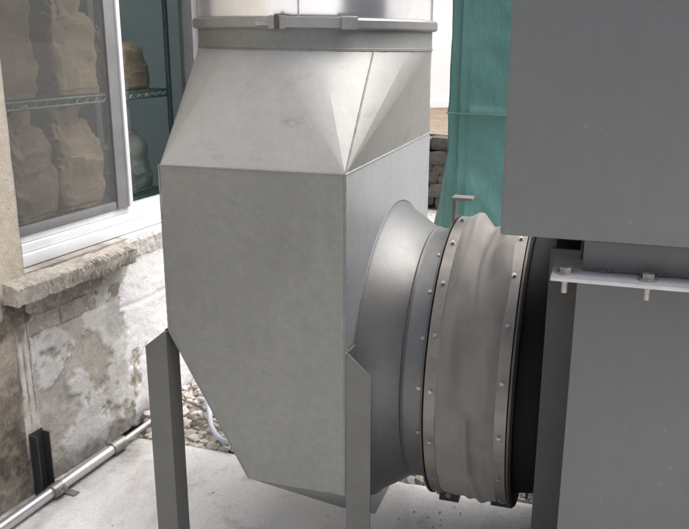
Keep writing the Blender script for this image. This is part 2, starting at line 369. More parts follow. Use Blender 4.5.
# ================================================================== building on the left
bld = thing('workshop_building', WP, 'old workshop with stained peeling wall, stone sill and white sliding window', 'building')
OU0, OU1, OZ0, OZ1 = -0.55, 0.72, -0.80, 0.62
def sst(x, a, b):
    t = max(0.0, min(1.0, (x - a) / (b - a))); return t * t * (3 - 2 * t)
def cover(u, z):
    """white paint, tan plaster, dark stain, and how deep the surface has flaked away"""
    n1 = nz((u, z, 0), 5) * 0.06 + nz((u, z, 4), 18) * 0.03 + nz((u, z, 9), 50) * 0.012
    e = -0.03 + n1 + (0.05 if z > -0.9 else 0)
    tan, st, peel = 0.0, 0.0, 0.0
    fine = 0.22 * nz((u, z, 5), 26) + 0.14 * nz((u, z, 5), 60)
    if u > e:
        white = 1.0
        k = ((u - 0.01) / 0.035) ** 2 + ((z + 1.43) / 0.10) ** 2 + 2.2 * (nz((u, z, 3), 14) + fine)
        if k < 1: white, tan, peel = 0.0, 0.5, 1.0
        if k < 0.25: st = 0.6
        st = max(st, 0.7 * math.exp(-((z + 1.335 - 0.8 * (u - 0.05)) / 0.004) ** 2) * sst(u, -0.02, 0.02) * (1 - sst(u, 0.09, 0.13)))
    elif u > -0.555:
        k = nz((u * 1.1, z * 0.8, 2.7), 4.6) + 0.5 * nz((u, z, 6), 11) + fine
        k += 0.55 * sst(z, -1.09, -1.00) - 0.10 + 0.25 * math.exp(-((u + 0.30) / 0.13) ** 2 - ((z + 1.22) / 0.11) ** 2)
        pe = sst(k, 0.06, 0.11)
        white, tan, peel = 0.32 * (1 - pe), 0.32 * pe, pe
        st = 0.20 * pe + 0.34 * sst(nz((u, z, 12), 6) + fine, 0.02, 0.4)
        st = max(st, 0.30 * sst(z, -1.03, -0.98))
    else:
        white, tan = 0.0, 1.0
        lo = sst(-z, 0.86, 0.96)
        st = lo * (0.42 + 0.75 * nz((u, z, 1), 5) + 0.5 * fine + 0.25 * sst(-z, 1.25, 1.6))
        if u > -0.625 + 0.02 * nz((0, z, 0), 6) and z < -0.98: white, st = 0.45, 0.12 + 0.5 * max(0, nz((u, z, 2), 12))
        if u < -0.625: st += 0.25 * lo
    blk = ((u + 0.63) / 0.075) ** 2 + ((z + 0.955) / 0.10) ** 2 + 1.6 * (nz((u, z, 31), 12) + fine)
    if u < -0.50: st = max(st, 0.97 * (1 - sst(blk, 0.35, 1.5)))
    for su, wd, zl in ((-0.592, 0.006, -1.46), (-0.566, 0.005, -1.40), (-0.622, 0.008, -1.33), (-0.545, 0.003, -1.2)):
        w_ = wd * (0.8 + 0.9 * nz((0, z, su), 14))
        st = max(st, 0.92 * math.exp(-((u - su - 0.006 * nz((0, z, su), 9)) / max(w_, .002)) ** 2) * sst(-z, 0.90, 0.95) * sst(z, zl, zl + 0.12))
    st = max(st, 0.7 * sst(-z + 0.05 * nz((u, z, 8), 9), 1.53, 1.64) * (1 if u < 0.1 else 0.5))
    if u > 0.69 and z > -0.80: white, tan, st = 0.0, 0.2, 0.4
    return white, tan, min(1, max(0, st)), peel
def dens(a, b, d): return lin(a, b, max(1, int(round((b - a) / d))))
def merge(*ls):
    out = []
    for l in ls:
        for v in l:
            if not out or v > out[-1] + 1e-6: out.append(v)
    return out
us = merge(dens(-3.2, -1.0, .2), dens(-1.0, OU0, .0075), dens(OU0, OU1, .0092), dens(OU1, 2.3, .12))
zs = merge(dens(GZ, OZ0, .0085), dens(OZ0, OZ1, .05), dens(OZ1, 1.45, .2))
bm = bmesh.new(); cl = bm.verts.layers.float_color.new('cover'); grid = {}
for j, z in enumerate(zs):
    for i, u in enumerate(us):
        if OU0 + 1e-4 < u < OU1 - 1e-4 and OZ0 + 1e-4 < z < OZ1 - 1e-4: continue
        wv, tn, st, pe = cover(u, z)
        off = 0.004 * nz((u, z, 0), 9) + 0.002 * nz((u, z, 0), 40)
        if z < -0.82: off -= 0.006 * pe
        if wv > 0.9 and z < -0.82: off += 0.003
        if -0.57 < u < -0.04 and -1.05 < z < -0.86: off -= 0.004
        if wv > 0.9 and z < -0.9: off -= 0.004 * max(math.exp(-((z + 1.09 + 0.01 * nz((u, 0, 0), 5)) / 0.008) ** 2), math.exp(-((z + 1.34 + 0.01 * nz((u, 7, 0), 5)) / 0.008) ** 2))
        v = bm.verts.new(V(*wp(u, off, z))); v[cl] = (wv, tn, st, 1); grid[i, j] = v
for j in range(len(zs) - 1):
    for i in range(len(us) - 1):
        q = [(i, j), (i + 1, j), (i + 1, j + 1), (i, j + 1)]
        uc, zc = (us[i] + us[i + 1]) / 2, (zs[j] + zs[j + 1]) / 2
        if all(k in grid for k in q) and not (OU0 < uc < OU1 and OZ0 < zc < OZ1): bm.faces.new([grid[k] for k in q])
ed = [e for e in bm.edges if len(e.link_faces) == 1]
ex = bmesh.ops.extrude_edge_only(bm, edges=ed)     # gives the masonry its thickness: reveals and wall end
for v in [q for q in ex['geom'] if isinstance(q, bmesh.types.BMVert)]: v.co -= WN * 0.135
obj('wall', bm, 'wall', bld, smooth=40)
def wbox(a, b, bev=0.0, jit=None):
    """box in wall coordinates (u, off, z)"""
    bm = bmesh.new(); box(bm, a, b, bev)
    for v in bm.verts:
        u, off, z = v.co.x, v.co.y, v.co.z - H; v.co = V(*wp(u, off, z))
    return bm
rfp = obj('roof', wbox((-3.5, -4.2, 1.45), (-1.5, 0.12, 1.62)), 'rooftile', bld)
obj('roof_slab', wbox((1.7, -4.2, 1.45), (2.5, 0.12, 1.62)), 'rooftile', rfp)
obj('roof_slab', wbox((-1.4998, -4.2, 1.45), (1.6998, -1.75, 1.62)), 'rooftile', rfp)
obj('roof_slab', wbox((-1.4998, -0.30, 1.45), (1.6998, 0.12, 1.62)), 'rooftile', rfp)
obj('added_skylight', wbox((-1.52, -1.77, 1.625), (1.72, -0.28, 1.635)), 'glass', rfp)  # unseen skylight, added to let daylight into the room
obj('end_wall', wbox((2.02, -4.0, GZ - .1), (2.3, -0.138, 1.448)), 'render', bld)
obj('end_wall', wbox((-3.2, -4.0, GZ - .1), (-2.9, -0.138, 1.448)), 'render', bld)
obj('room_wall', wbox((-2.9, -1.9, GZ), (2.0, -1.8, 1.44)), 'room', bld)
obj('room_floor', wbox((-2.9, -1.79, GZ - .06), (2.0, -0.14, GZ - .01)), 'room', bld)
# exposed bricks under the sill, one by one
rb = random.Random(3)
for r in range(2):
    z1 = -0.888 - r * 0.083; z0 = z1 - 0.070
    u = -0.60 + (0.0 if r % 2 else -0.09)
    while u < -0.05:
        u1 = u + 0.195 + rb.uniform(-.01, .01)
        a, b = max(u, -0.565), min(u1, -0.045 + rb.uniform(-.02, .01))
        if b - a > 0.03:
            bb = bmesh.new(); box(bb, (a, -0.05, z0), (b, -0.006 + rb.uniform(-.003, .003), z1), 0.004)
            bmesh.ops.subdivide_edges(bb, edges=[e for e in bb.edges if e.calc_length() > 0.05], cuts=5, use_grid_fill=True)
            for v in bb.verts:
                q = v.co.copy(); d = 0.005 * nz(q, 22) + 0.003 * nz(q, 60)
                v.co = V(*wp(q.x + d, q.y + d, q.z - H + 0.6 * d))
            obj('brick', bb, 'brick', bld, smooth=50)
        u = u1 + 0.012
# stone sill: block with tooled front
def stone_block(name, u0, u1, o0, o1, z0, z1, mat, groove=0.004, slope=0.0, rough=0.005, ends=0.0):
    bb = bmesh.new(); box(bb, (u0, o0, z0), (u1, o1, z1))
    n = max(2, int((u1 - u0) / 0.0045))
    bmesh.ops.subdivide_edges(bb, edges=[e for e in bb.edges if abs(e.verts[0].co.x - e.verts[1].co.x) > 1e-4], cuts=n, use_grid_fill=True)
    bmesh.ops.subdivide_edges(bb, edges=[e for e in bb.edges if abs(e.verts[0].co.z - e.verts[1].co.z) > 1e-4], cuts=6, use_grid_fill=True)
    bmesh.ops.subdivide_edges(bb, edges=[e for e in bb.edges if abs(e.verts[0].co.y - e.verts[1].co.y) > 1e-4], cuts=8, use_grid_fill=True)
    for v in bb.verts:
        u, o, z = v.co.x, v.co.y, v.co.z - H
        q = (u, o, z); d = rough * nz(q, 14) + rough * 0.6 * nz(q, 45)
        fo = (o - o0) / (o1 - o0); top = (z - z0) / (z1 - z0)
        z2 = z + d - slope * fo * top + (0.5 * rough * nz(q, 30))
        o2 = o + (d + groove * math.sin(u * 520 + 4 * nz((u, 0, 0), 20)) * (0.6 + nz((u, z, 0), 25))) * fo
        if fo > 0.99 and top > 0.99: z2 -= 0.006 + 0.006 * nz(q, 30); o2 -= 0.005
        v.co = V(*wp(u + d + ends * nz((0, o, z), 18) * (1 if u > (u0 + u1) / 2 else 0), o2, z2))
    return obj(name, bb, mat, bld, smooth=35)
tag(stone_block('sill', -0.655, -0.005, -0.10, 0.07, -0.885, -0.796, 'stone', 0.006, 0.022, 0.006, 0.02), 'tooled weathered stone sill broken off at its right end')
stone_block('sill_mortar', -0.005, 0.70, -0.10, 0.012, -0.885, -0.797, 'mortar', 0.001, 0.015, 0.009)
# window: frame set back in the opening
FO = -0.055
fr = wbox((OU0 - .04, FO - .07, -0.797), (0.70, FO + .012, -0.752), 0.004)
win = obj('window', fr, 'white', bld, smooth=30); win['label'] = 'white sliding window with grey sash'
def wsub(name, a, b, mat, bev=0.003, label=None):
    o = obj(name, wbox(a, b, bev), mat, win, smooth=30)
    if label: o['label'] = label
    return o
wsub('frame_rail', (OU0 - .04, FO - .07, -0.7505), (0.70, FO - .006, -0.718), 'white')
wsub('frame_rail', (OU0 - .04, FO - .07, -0.7165), (0.70, FO - .020, -0.690), 'white')
wsub('frame_rail', (OU0 - .04, FO - .07, 0.56), (0.70, FO + .01, 0.64), 'white')
wsub('frame_jamb', (0.655, FO - .068, -0.689), (0.715, FO + .008, 0.559), 'alu')
wsub('frame_jamb', (-0.60, FO - .068, -0.689), (-0.565, FO + .008, 0.559), 'white')
wsub('sash_stile', (0.058, FO - .03, -0.688), (0.124, FO - .004, 0.558), 'alu', label='grey meeting stile')
wsub('sash_stile', (0.1245, FO - .055, -0.688), (0.146, FO + .004, 0.558), 'white', label='bright white edge of meeting stile')
wsub('sash_rail', (-0.564, FO - .032, -0.688), (0.0575, FO - .012, -0.655), 'alu')
wsub('sash_stile', (-0.564, FO - .03, -0.654), (-0.53, FO - .006, 0.558), 'alu')
wsub('pane', (-0.531, FO - .027, -0.654), (0.0578, FO - .022, 0.558), 'glass', 0)
wsub('pane', (0.1462, FO - .05, -0.6885), (0.6548, FO - .045, 0.558), 'glass', 0)
def wplane(u0, u1, off, z0, z1):
    bm = bmesh.new(); bm.faces.new([bm.verts.new(V(*wp(u, off, z))) for u, z in ((u0, z0), (u1, z0), (u1, z1), (u0, z1))]); return bm
obj('insect_screen', wbox((-0.531, FO - .0135, -0.654), (0.0578, FO - .0125, 0.558)), 'screen', win)

# ---------------- shelf inside with its paper sacks
sh = thing('wire_shelf', V(*wp(0.3, -0.5, GZ)), 'grey wire storage shelf inside the window', 'shelf')
for off in (-0.30, -0.72):
    for u in (-0.75, 0.80):
        obj('post', tubem([wp(u, off, GZ), wp(u, off, 0.75)], 0.013, 10), 'wire', sh, smooth=40)
def shelf_deck(z):
    bm = bmesh.new()
    for off in (-0.30, -0.51, -0.72): tube(bm, [wp(-0.75, off, z), wp(0.80, off, z)], 0.006, 6)
    for zz in (z - 0.028,): tube(bm, [wp(-0.75, -0.30, zz), wp(0.80, -0.30, zz)], 0.006, 6)
    k = -0.75
    while k < 0.80:
        tube(bm, [wp(k, -0.30, z + .004), wp(k, -0.72, z + .004)], 0.0028, 5)
        k += 0.03
    zig = [wp(-0.75 + 0.03 * i, -0.30, z - (0.026 if i % 2 else 0.002)) for i in range(52)]
    tube(bm, zig, 0.003, 5)
    obj('shelf_deck', bm, 'wire', sh, smooth=50)
for z in (-0.235, -0.735, 0.35): shelf_deck(z)
def sack(u, off, z, wd, dp, ht, rot, mat, label, seed, lean=0.0, fold=0.5):
    """stand-up paper sack: squared base, bulged belly, pinched and folded top"""
    bm = bmesh.new(); n = 72; m = 40; rings = []
    base = Vector(wp(u, off, 0)); ca, sa = math.cos(rot + math.pi / 2 - WA), math.sin(rot + math.pi / 2 - WA)
    for j in range(m + 1):
        t = j / m; row = []
        sho = sst(t, 0.62, 0.90)
        a = wd / 2 * (1 - 0.30 * sho); b = dp / 2 * (1 - (0.62 + 0.3 * fold) * sho)
        if t < 0.03: a *= 0.95; b *= 0.95
        for k in range(n):
            th = 2 * math.pi * k / n; c, s_ = math.cos(th), math.sin(th); ex = 0.28 + 0.25 * sho
            x = a * math.copysign(abs(c) ** ex, c); y = b * math.copysign(abs(s_) ** ex, s_)
            q = (x * 1.2 + seed, y * 1.2 + 0.5 * t * ht, t * ht)
            rid = lambda f, o: 0.5 - min(1.0, 2.2 * abs(nz(q, f, o)))
            cr = 0.016 * rid(5, 0) + 0.012 * rid(10, 3) + 0.007 * rid(21, 5)
            cr += 0.008 * sho * math.sin(th * 9 + seed) - 0.03 * math.exp(-((t - 0.88) / 0.04) ** 2) * (0.5 + 0.5 * abs(c))
            f_ = math.hypot(x, y) or 1; cr = max(cr, -0.8 * f_)
            x += x / f_ * cr + lean * t * t + 0.03 * nz((seed, t * 2, 0), 1.5) * t; y += y / f_ * cr + 0.05 * nz((seed + 5, t * 2, 0), 1.5) * t
            zz = z + t * ht + (cr * 0.8 + 0.03 * nz((c * 1.3, seed, s_), 1.5) * t if j else 0)
            row.append(bm.verts.new(V(base.x + x * ca - y * sa, base.y + x * sa + y * ca, zz)))
        rings.append(row)
    for a, b in zip(rings, rings[1:]):
        for k in range(n): bm.faces.new((a[k], a[(k + 1) % n], b[(k + 1) % n], b[k]))
    bm.faces.new(rings[0][::-1]); bm.faces.new(rings[-1])
    o = obj('paper_sack', bm, mat, smooth=14); tag(o, label, 'sack', 'sacks on the shelf behind the window'); return o
sack(-0.16, -0.44, -0.226, 0.30, 0.20, 0.56, 0.15, 'kraft', 'tall brown paper sack at left end of upper shelf', 1.0)
sack(0.23, -0.44, -0.226, 0.23, 0.18, 0.42, -0.2, 'kraft', 'brown paper sack on upper shelf beside the grey window stile', 5.0)
sack(0.64, -0.46, -0.226, 0.24, 0.18, 0.27, 0.1, 'kraft', 'slumped brown paper sack on upper shelf behind right pane', 9.0, -0.10, 0.55)
sack(-0.10, -0.44, -0.726, 0.27, 0.19, 0.45, 0.1, 'kraft', 'pale brown paper sack at left end of lower shelf', 14.0)
sack(0.20, -0.44, -0.726, 0.25, 0.19, 0.45, -0.12, 'kraft', 'reddish brown paper sack in middle of lower shelf', 21.0)
sack(0.62, -0.46, -0.726, 0.24, 0.18, 0.36, 0.2, 'greybag', 'grey sack on lower shelf behind right window pane', 27.0, -0.06)

# ================================================================== things along the wall foot
cp = thing('conduit_pipe', V(*wp(-0.6, 0.09, GZ)), 'galvanised conduit pipe lying along the foot of the wall', 'pipe')
PZ = GZ + 0.030
obj('tube', tubem([wp(-1.6, 0.088, PZ), wp(-0.9, 0.091, PZ), wp(-0.2, 0.078, PZ)], 0.0215, 20), 'pipe', cp, smooth=40)
obj('thin_tube', tubem([wp(-0.2, 0.078, PZ), wp(0.5, 0.06, PZ), wp(1.4, 0.06, PZ)], 0.013, 14), 'pipe', cp, smooth=40)
for u, l in ((-0.60, 0.05), (-0.235, 0.075)):
    obj('coupling', tubem([wp(u - l / 2, 0.0895 if u < -.4 else 0.079, PZ), wp(u + l / 2, 0.0895 if u < -.4 else 0.079, PZ)], 0.0275, 20), 'bolt', cp, smooth=40)
for u in (-0.61, -0.585):
    bm = bmesh.new(); q = wp(u, 0.115, PZ + .006); hexhead(bm, V(*q), WN, 0.008, 0.012); obj('set_screw', bm, 'bolt', cp)
obj('strap', wbox((-0.575, 0.052, GZ + .002), (-0.545, 0.15, GZ + .006)), 'clamp', cp)

ch = bmesh.new()
for a, b in (((-0.628, 0.012, GZ + .001), (-0.562, 0.017, -1.395)), ((-0.628, 0.0175, GZ + .001), (-0.622, 0.05, -1.40)), ((-0.568, 0.0175, GZ + .001), (-0.562, 0.05, -1.405))):
    box(ch, a, b, 0.0015)
for v in ch.verts: v.co = V(*wp(v.co.x, v.co.y, v.co.z - H))
tag(obj('upright_channel', ch, 'post'), 'short dark grey steel channel standing upright against the stained wall', 'channel')

# ================================================================== galvanised plenum
X0, X1, Y0, Y1 = -1.178, -0.632, 1.95, 2.985
ZT, ZB, ZC, ZBOT = -0.334, -0.823, -1.268, -1.532
XBL = -0.936                              # where the left hopper slope meets the front crease
DX, DY, DR, ZR, TL = -0.896, 2.465, 0.365, -0.024, 0.014
pl = thing('plenum', V((X0 + X1) / 2, (Y0 + Y1) / 2, GZ), 'galvanised sheet metal plenum box with hopper bottom on angle iron legs', 'plenum')
def bulge(ax, amp, seed):
    def f(u, v, p):
        k = math.sin(math.pi * u) * math.sin(math.pi * v)
        d = amp * k * (1 + 1.6 * nz((u * 2.2, v * 2.2, seed), 1.0)); q = p.copy()
        q[ax] += d; return q
    return f
bm = bmesh.new()
def frontshape(u, v, p):
    z = p.z - H; q = p.copy()
    edge = min(1, 6 * min(u, 1 - u))
    cz = -0.38 - 0.42 * (q.x + 1.06) - 0.62 * (q.x + 1.06) ** 2
    q.y += 0.0016 * math.exp(-((z - cz) / 0.008) ** 2) * sst(q.x, -1.10, -1.02) * (1 - sst(q.x, -0.85, -0.72))
    q.y += edge * (-0.004 * math.sin(math.pi * (z - ZT) / (ZC - ZT)) + 0.0045 * nz((q.x, z, 0), 3.5) + 0.0006 * nz((q.x, z, 3), 14)); return q
sheet(bm, [(X0, Y0, ZB), (X1, Y0, ZB), (X1, Y0, ZT), (X0 + .004, Y0, ZT)], 80, 90, frontshape)
sheet(bm, [(XBL, Y0, ZC), (X1, Y0, ZC - .002), (X1, Y0, ZB), (X0, Y0, ZB)], 80, 40, frontshape)
bmesh.ops.remove_doubles(bm, verts=bm.verts, dist=0.0005)
obj('front_panel', bm, 'galv', pl, smooth=50, recalc=False)
bm = bmesh.new()
sheet(bm, [(X1, Y0, ZC), (X1, Y1, ZC), (X1, Y1, ZT), (X1, Y0, ZT)], 20, 20, bulge(0, 0.004, 3))
BY0, BY1, BX0 = 2.28, 2.62, -0.745
sheet(bm, [(X1, BY0, ZBOT), (X1, BY1, ZBOT), (X1, Y1, ZC), (X1, Y0, ZC)], 12, 8)
bmesh.ops.remove_doubles(bm, verts=bm.verts, dist=0.0005)
obj('side_panel', bm, 'galv_skylit', pl, smooth=50, recalc=False)
bm = bmesh.new()
sheet(bm, [(X0, Y1, ZB), (X0, Y0, ZB), (X0 + .004, Y0, ZT), (X0 + .004, Y1, ZT)], 10, 10)
obj('side_panel', bm, 'galv', pl, smooth=50, recalc=False)
bm = bmesh.new()
sheet(bm, [(X1, Y1, ZC), (XBL, Y1, ZC), (X0, Y1, ZB), (X1, Y1, ZB)], 6, 6); sheet(bm, [(X1, Y1, ZB), (X0, Y1, ZB), (X0, Y1, ZT), (X1, Y1, ZT)], 6, 6)
obj('back_panel', bm, 'galv', pl, smooth=50, recalc=False)
bm = bmesh.new()
sheet(bm, [(XBL, Y1, ZC), (XBL, Y0, ZC), (X0, Y0, ZB), (X0, Y1, ZB)], 10, 10)
obj('hopper_slope', bm, 'galv', pl, smooth=50, recalc=False)
bm = bmesh.new()
A = [(BX0, BY0, ZBOT), (X1, BY0, ZBOT), (X1, BY1, ZBOT), (BX0, BY1, ZBOT)]
sheet(bm, [A[0], A[1], (X1, Y0, ZC), (XBL, Y0, ZC)], 6, 6); sheet(bm, [A[2], A[3], (XBL, Y1, ZC), (X1, Y1, ZC)], 6, 6)
sheet(bm, [A[3], A[0], (XBL, Y0, ZC), (XBL, Y1, ZC)], 6, 6); sheet(bm, [A[0], A[3], A[2], A[1]], 2, 2)
bmesh.ops.remove_doubles(bm, verts=bm.verts, dist=0.0005)
obj('hopper_bottom', bm, 'galv', pl, smooth=25)
# square-to-round transition
bm = bmesh.new(); n = 96; m = 12; FAC = 16
corn = [V(X1, Y1, ZT), V(X0 + .004, Y1, ZT), V(X0 + .004, Y0, ZT), V(X1, Y0, ZT)]
def cpt(k):
    t = 2 * math.pi * k / n; return V(DX + DR * math.cos(t), DY + DR * math.sin(t), ZR - TL * DR * math.cos(t))
def facet(k, s):
    # brake-formed facets that ease into the true round at the rim
    g = n // FAC; k0 = (k // g) * g; f = (k - k0) / g
    w_ = 0.45 + 0.55 * s ** 3
    return cpt(k0).lerp(cpt(k0 + g), f).lerp(cpt(k), w_)
for q in range(4):                                 # conical corner fans
    ks = list(range(q * n // 4, q * n // 4 + n // 4 + 1)); base = corn[q]
    vb = bm.verts.new(base); prev = None
    for j in range(1, m + 1):
        cur = [bm.verts.new(base.lerp(facet(k, j / m), j / m)) for k in ks]
        for i in range(len(cur) - 1):
            if prev is None: bm.faces.new((vb, cur[i], cur[i + 1]))
            else: bm.faces.new((prev[i], prev[i + 1], cur[i + 1], cur[i]))
        prev = cur
for q in range(4):                                 # flat triangles between the fans
    a, b = corn[q], corn[(q + 1) % 4]; ap = cpt(((q + 1) * n // 4) % n); prev = None
    for j in range(m + 1):
        s = j / m; cnt = m - j
        l, r = a.lerp(ap, s), b.lerp(ap, s)
        cur = [bm.verts.new(l.lerp(r, i / cnt) if cnt else ap) for i in range(cnt + 1)]
        if prev:
            for i in range(len(prev) - 1):
                bm.faces.new((prev[i], prev[i + 1], cur[min(i, len(cur) - 1)]))
                if i < len(cur) - 1: bm.faces.new((prev[i + 1], cur[i + 1], cur[i]))
        prev = cur
bmesh.ops.remove_doubles(bm, verts=bm.verts, dist=0.0004)
obj('transition', bm, 'galv_smudged_lit', pl, smooth=9)
# seams: folded and welded beads
def seam(pts, r=0.0032, mat='galv', seed=0.0):
    P = [Vector(p) for p in pts]; out = []
    for a, b in zip(P, P[1:]):
        k = max(2, int((b - a).length / 0.012))
        for i in range(k): out.append(a.lerp(b, i / k))
    out.append(P[-1])
    rs = [r * (0.75 + 0.6 * abs(nz(p, 40, seed))) for p in out]
    return obj('seam', tubem([tuple(p) for p in out], rs, 6), mat, pl, smooth=60)
seam([(X0, Y0, ZT), (X1, Y0, ZT)]); seam([(X1, Y0, ZT), (X1, Y1, ZT)], 0.004, 'galv_skylit'); seam([(X1, Y0, ZT), (X1, Y0, ZC)], 0.0036); seam([(X0, Y0, ZT), (X0, Y0, ZB), (XBL, Y0, ZC)], 0.003)
c1 = cpt(n * 0.878); seam([(X1, Y0, ZT), (c1.x, c1.y, c1.z - H)], 0.003)
# round spigot under the clamp
obj('spigot', revolve_z([(DR, ZR), (DR + .002, ZR + .004), (DR, ZR + .008), (DR, 0.05)], DX, DY, 96, tilt=TL), 'galv', pl, smooth=40)
seam([(DX + (DR + .001) * math.cos(t), DY + (DR + .001) * math.sin(t), ZR - TL * DR * math.cos(t)) for t in lin(0, 2 * math.pi, 96)], 0.0026)
# flared side outlet and collar
CY, CZ = 2.49, -1.005
cone = revolve_x([(X1 - .004, 0.497), (X1 + .004, 0.495), (X1 + .010, 0.485), (-0.56, 0.446), (-0.508, 0.411)], CY, CZ, 96)
obj('flared_outlet', cone, 'galv_cone_shaded', pl, smooth=30)
obj('collar', revolve_x([(-0.509, 0.413), (-0.503, 0.4175), (-0.497, 0.413), (-0.43, 0.413)], CY, CZ, 96), 'galv_cone_shaded', pl, smooth=30)
seam([(X1 + .002, CY - .497 * math.cos(t), CZ + .497 * math.sin(t)) for t in lin(0, 2 * math.pi, 120)], 0.0015, 'galv_cone_shaded')
seam([(X1 + .003, 2.05, -1.235), (X1 + .03, 2.13, -1.22)], 0.002)
bmr = bmesh.new(); hexhead(bmr, V(0, 0, 0), (0, 0, 1), 0.0062, 0.004, 8)
rivet_me = None
for k in range(18):
    t = 2 * math.pi * (k + 0.3) / 18
    if rivet_me is None:
        o = obj('rivet', bmr, 'bolt', pl); rivet_me = o.data
        for v in rivet_me.vertices: v.co.z -= H
    else:
        o = bpy.data.objects.new('rivet', rivet_me); COL.objects.link(o); o.parent = pl
    o.matrix_parent_inverse = Matrix.Translation(-Vector(pl.location))
    d = Vector((0, -math.cos(t), math.sin(t)))
    o.location = V(-0.452, CY + d.y * 0.412, CZ + d.z * 0.412); o.rotation_euler = d.to_track_quat('Z', 'Y').to_euler()
# angle iron legs: one flange out to the side in the front plane, one flange running back
LW, LT = 0.072, 0.006
def leg(x, yv, sx, sy, ztop, zout):
    bm = bmesh.new()
    def plate(pts, d):
        a = [bm.verts.new(V(*p)) for p in pts]; b = [bm.verts.new(V(p[0] + d[0], p[1] + d[1], p[2])) for p in pts]
        bm.faces.new(a); bm.faces.new(b[::-1])
        for i in range(len(a)): bm.faces.new((a[i], b[i], b[(i + 1) % len(a)], a[(i + 1) % len(a)]))
    plate([(x, yv, GZ + .006), (x + sx * LW, yv, GZ + .006), (x + sx * LW, yv, zout), (x, yv, ztop)], (0, sy * LT))
    plate([(x, yv + sy * (LT + .0002), GZ + .006), (x, yv + sy * LW, GZ + .006), (x, yv + sy * LW, ztop - .004), (x, yv + sy * (LT + .0002), ztop)], (sx * LT, 0))
    lg = obj('leg', bm, 'leg', pl)
    bmf = bmesh.new(); box(bmf, (x - .03 if sx > 0 else x - LW - .03, min(yv, yv + sy * LW) - .03, GZ - .002), (x + LW + .03 if sx > 0 else x + .03, max(yv, yv + sy * LW) + .03, GZ + .0055), 0.001)
    obj('foot_plate', bmf, 'leg', lg)
    return lg
leg(X0 - .009, Y0 - .004, -1, 1, -0.822, -0.880)
for wx, wz_ in ((X1 + .006, -0.822), (X0 - .006, -0.822)):
    wb = bmesh.new()
    for k in range(3):
        q = V(wx + random.uniform(-.006, .006), Y0 - .003 + k * 0.010, wz_ - 0.004 + random.uniform(0, .006))
        bmesh.ops.create_icosphere(wb, subdivisions=1, radius=random.uniform(.003, .005), matrix=Matrix.Translation(q))
    obj('weld', wb, 'galv', pl, smooth=80)
leg(X1 + .004, Y0 - .004, 1, 1, -0.822, -0.888)
leg(X0 - .009, Y1 + .004, -1, -1, -0.822, -0.880)

# ================================================================== round duct on top with its clamp
dct = thing('round_duct', V(DX, DY, 0.055), 'bright galvanised round duct rising from the plenum', 'duct')
obj('pipe', revolve_z([(DR - .001, 0.052), (DR, 0.055), (DR, 1.7), (DR - .004, 1.7), (DR - .004, 0.052)], DX, DY, 128, True, TL), 'duct', dct, smooth=40)
obj('lengthwise_seam', tubem([(DX + DR * math.cos(-1.35), DY + DR * math.sin(-1.35), 0.06), (DX + DR * math.cos(-1.35), DY + DR * math.sin(-1.35), 1.69)], 0.003, 6), 'duct', dct, smooth=60)
obj('rolled_bead', revolve_z([(DR + .0005, 0.95), (DR + .008, 0.965), (DR + .008, 0.985), (DR + .0005, 1.0)], DX, DY, 96, False, TL), 'duct', dct, smooth=60)
cb = thing('duct_clamp', V(DX, DY, 0.04), 'grey clamp ring with lever closing the round duct joint', 'clamp')
CR = DR + 0.0015
obj('clamp_band', revolve_z([(CR, 0.030), (CR + .009, 0.031), (CR + .014, 0.036), (CR + .014, 0.056), (CR + .009, 0.061), (CR, 0.062)], DX, DY, 128, True, TL), 'clamp', cb, smooth=35)
def arc_strip(t0, t1, r0, r1, za, zb, n=24, endround=False):
    bm = bmesh.new(); rows = []
    for i in range(n + 1):
        t = t0 + (t1 - t0) * i / n; c, s = math.cos(t), math.sin(t)
        dz = -TL * CR * c
        a, b = za, zb
        rows.append([bm.verts.new(V(DX + r * c, DY + r * s, z + dz)) for r, z in ((r0, a), (r1, a + .003), (r1, b - .003), (r0, b))])
    for p, q in zip(rows, rows[1:]):
        for k in range(4): bm.faces.new((p[k], p[(k + 1) % 4], q[(k + 1) % 4], q[k]))
    bm.faces.new(rows[0][::-1]); bm.faces.new(rows[-1]); return bm
# angles: -90 deg faces the camera side (-Y)
obj('lever', arc_strip(R(-82), R(-57), CR + .0145, CR + .026, 0.032, 0.064), 'clamp', cb, smooth=35)
lv = obj('lever_end', arc_strip(R(-60), R(-53.5), CR + .0262, CR + .033, 0.029, 0.066, 8), 'clamp', cb, smooth=35)
bk = obj('buckle', arc_strip(R(-89), R(-82), CR + .0145, CR + .024, 0.028, 0.066, 6), 'clamp', cb, smooth=35)
t = R(-85.5); obj('hinge_pin', tubem([(DX + (CR + .028) * math.cos(t), DY + (CR + .028) * math.sin(t), 0.029), (DX + (CR + .028) * math.cos(t), DY + (CR + .028) * math.sin(t), 0.066)], 0.006, 10), 'flange', bk, smooth=40)
obj('hinge_loop', arc_strip(R(-95), R(-89.2), CR + .0145, CR + .020, 0.036, 0.058, 6), 'bolt', cb, smooth=35)

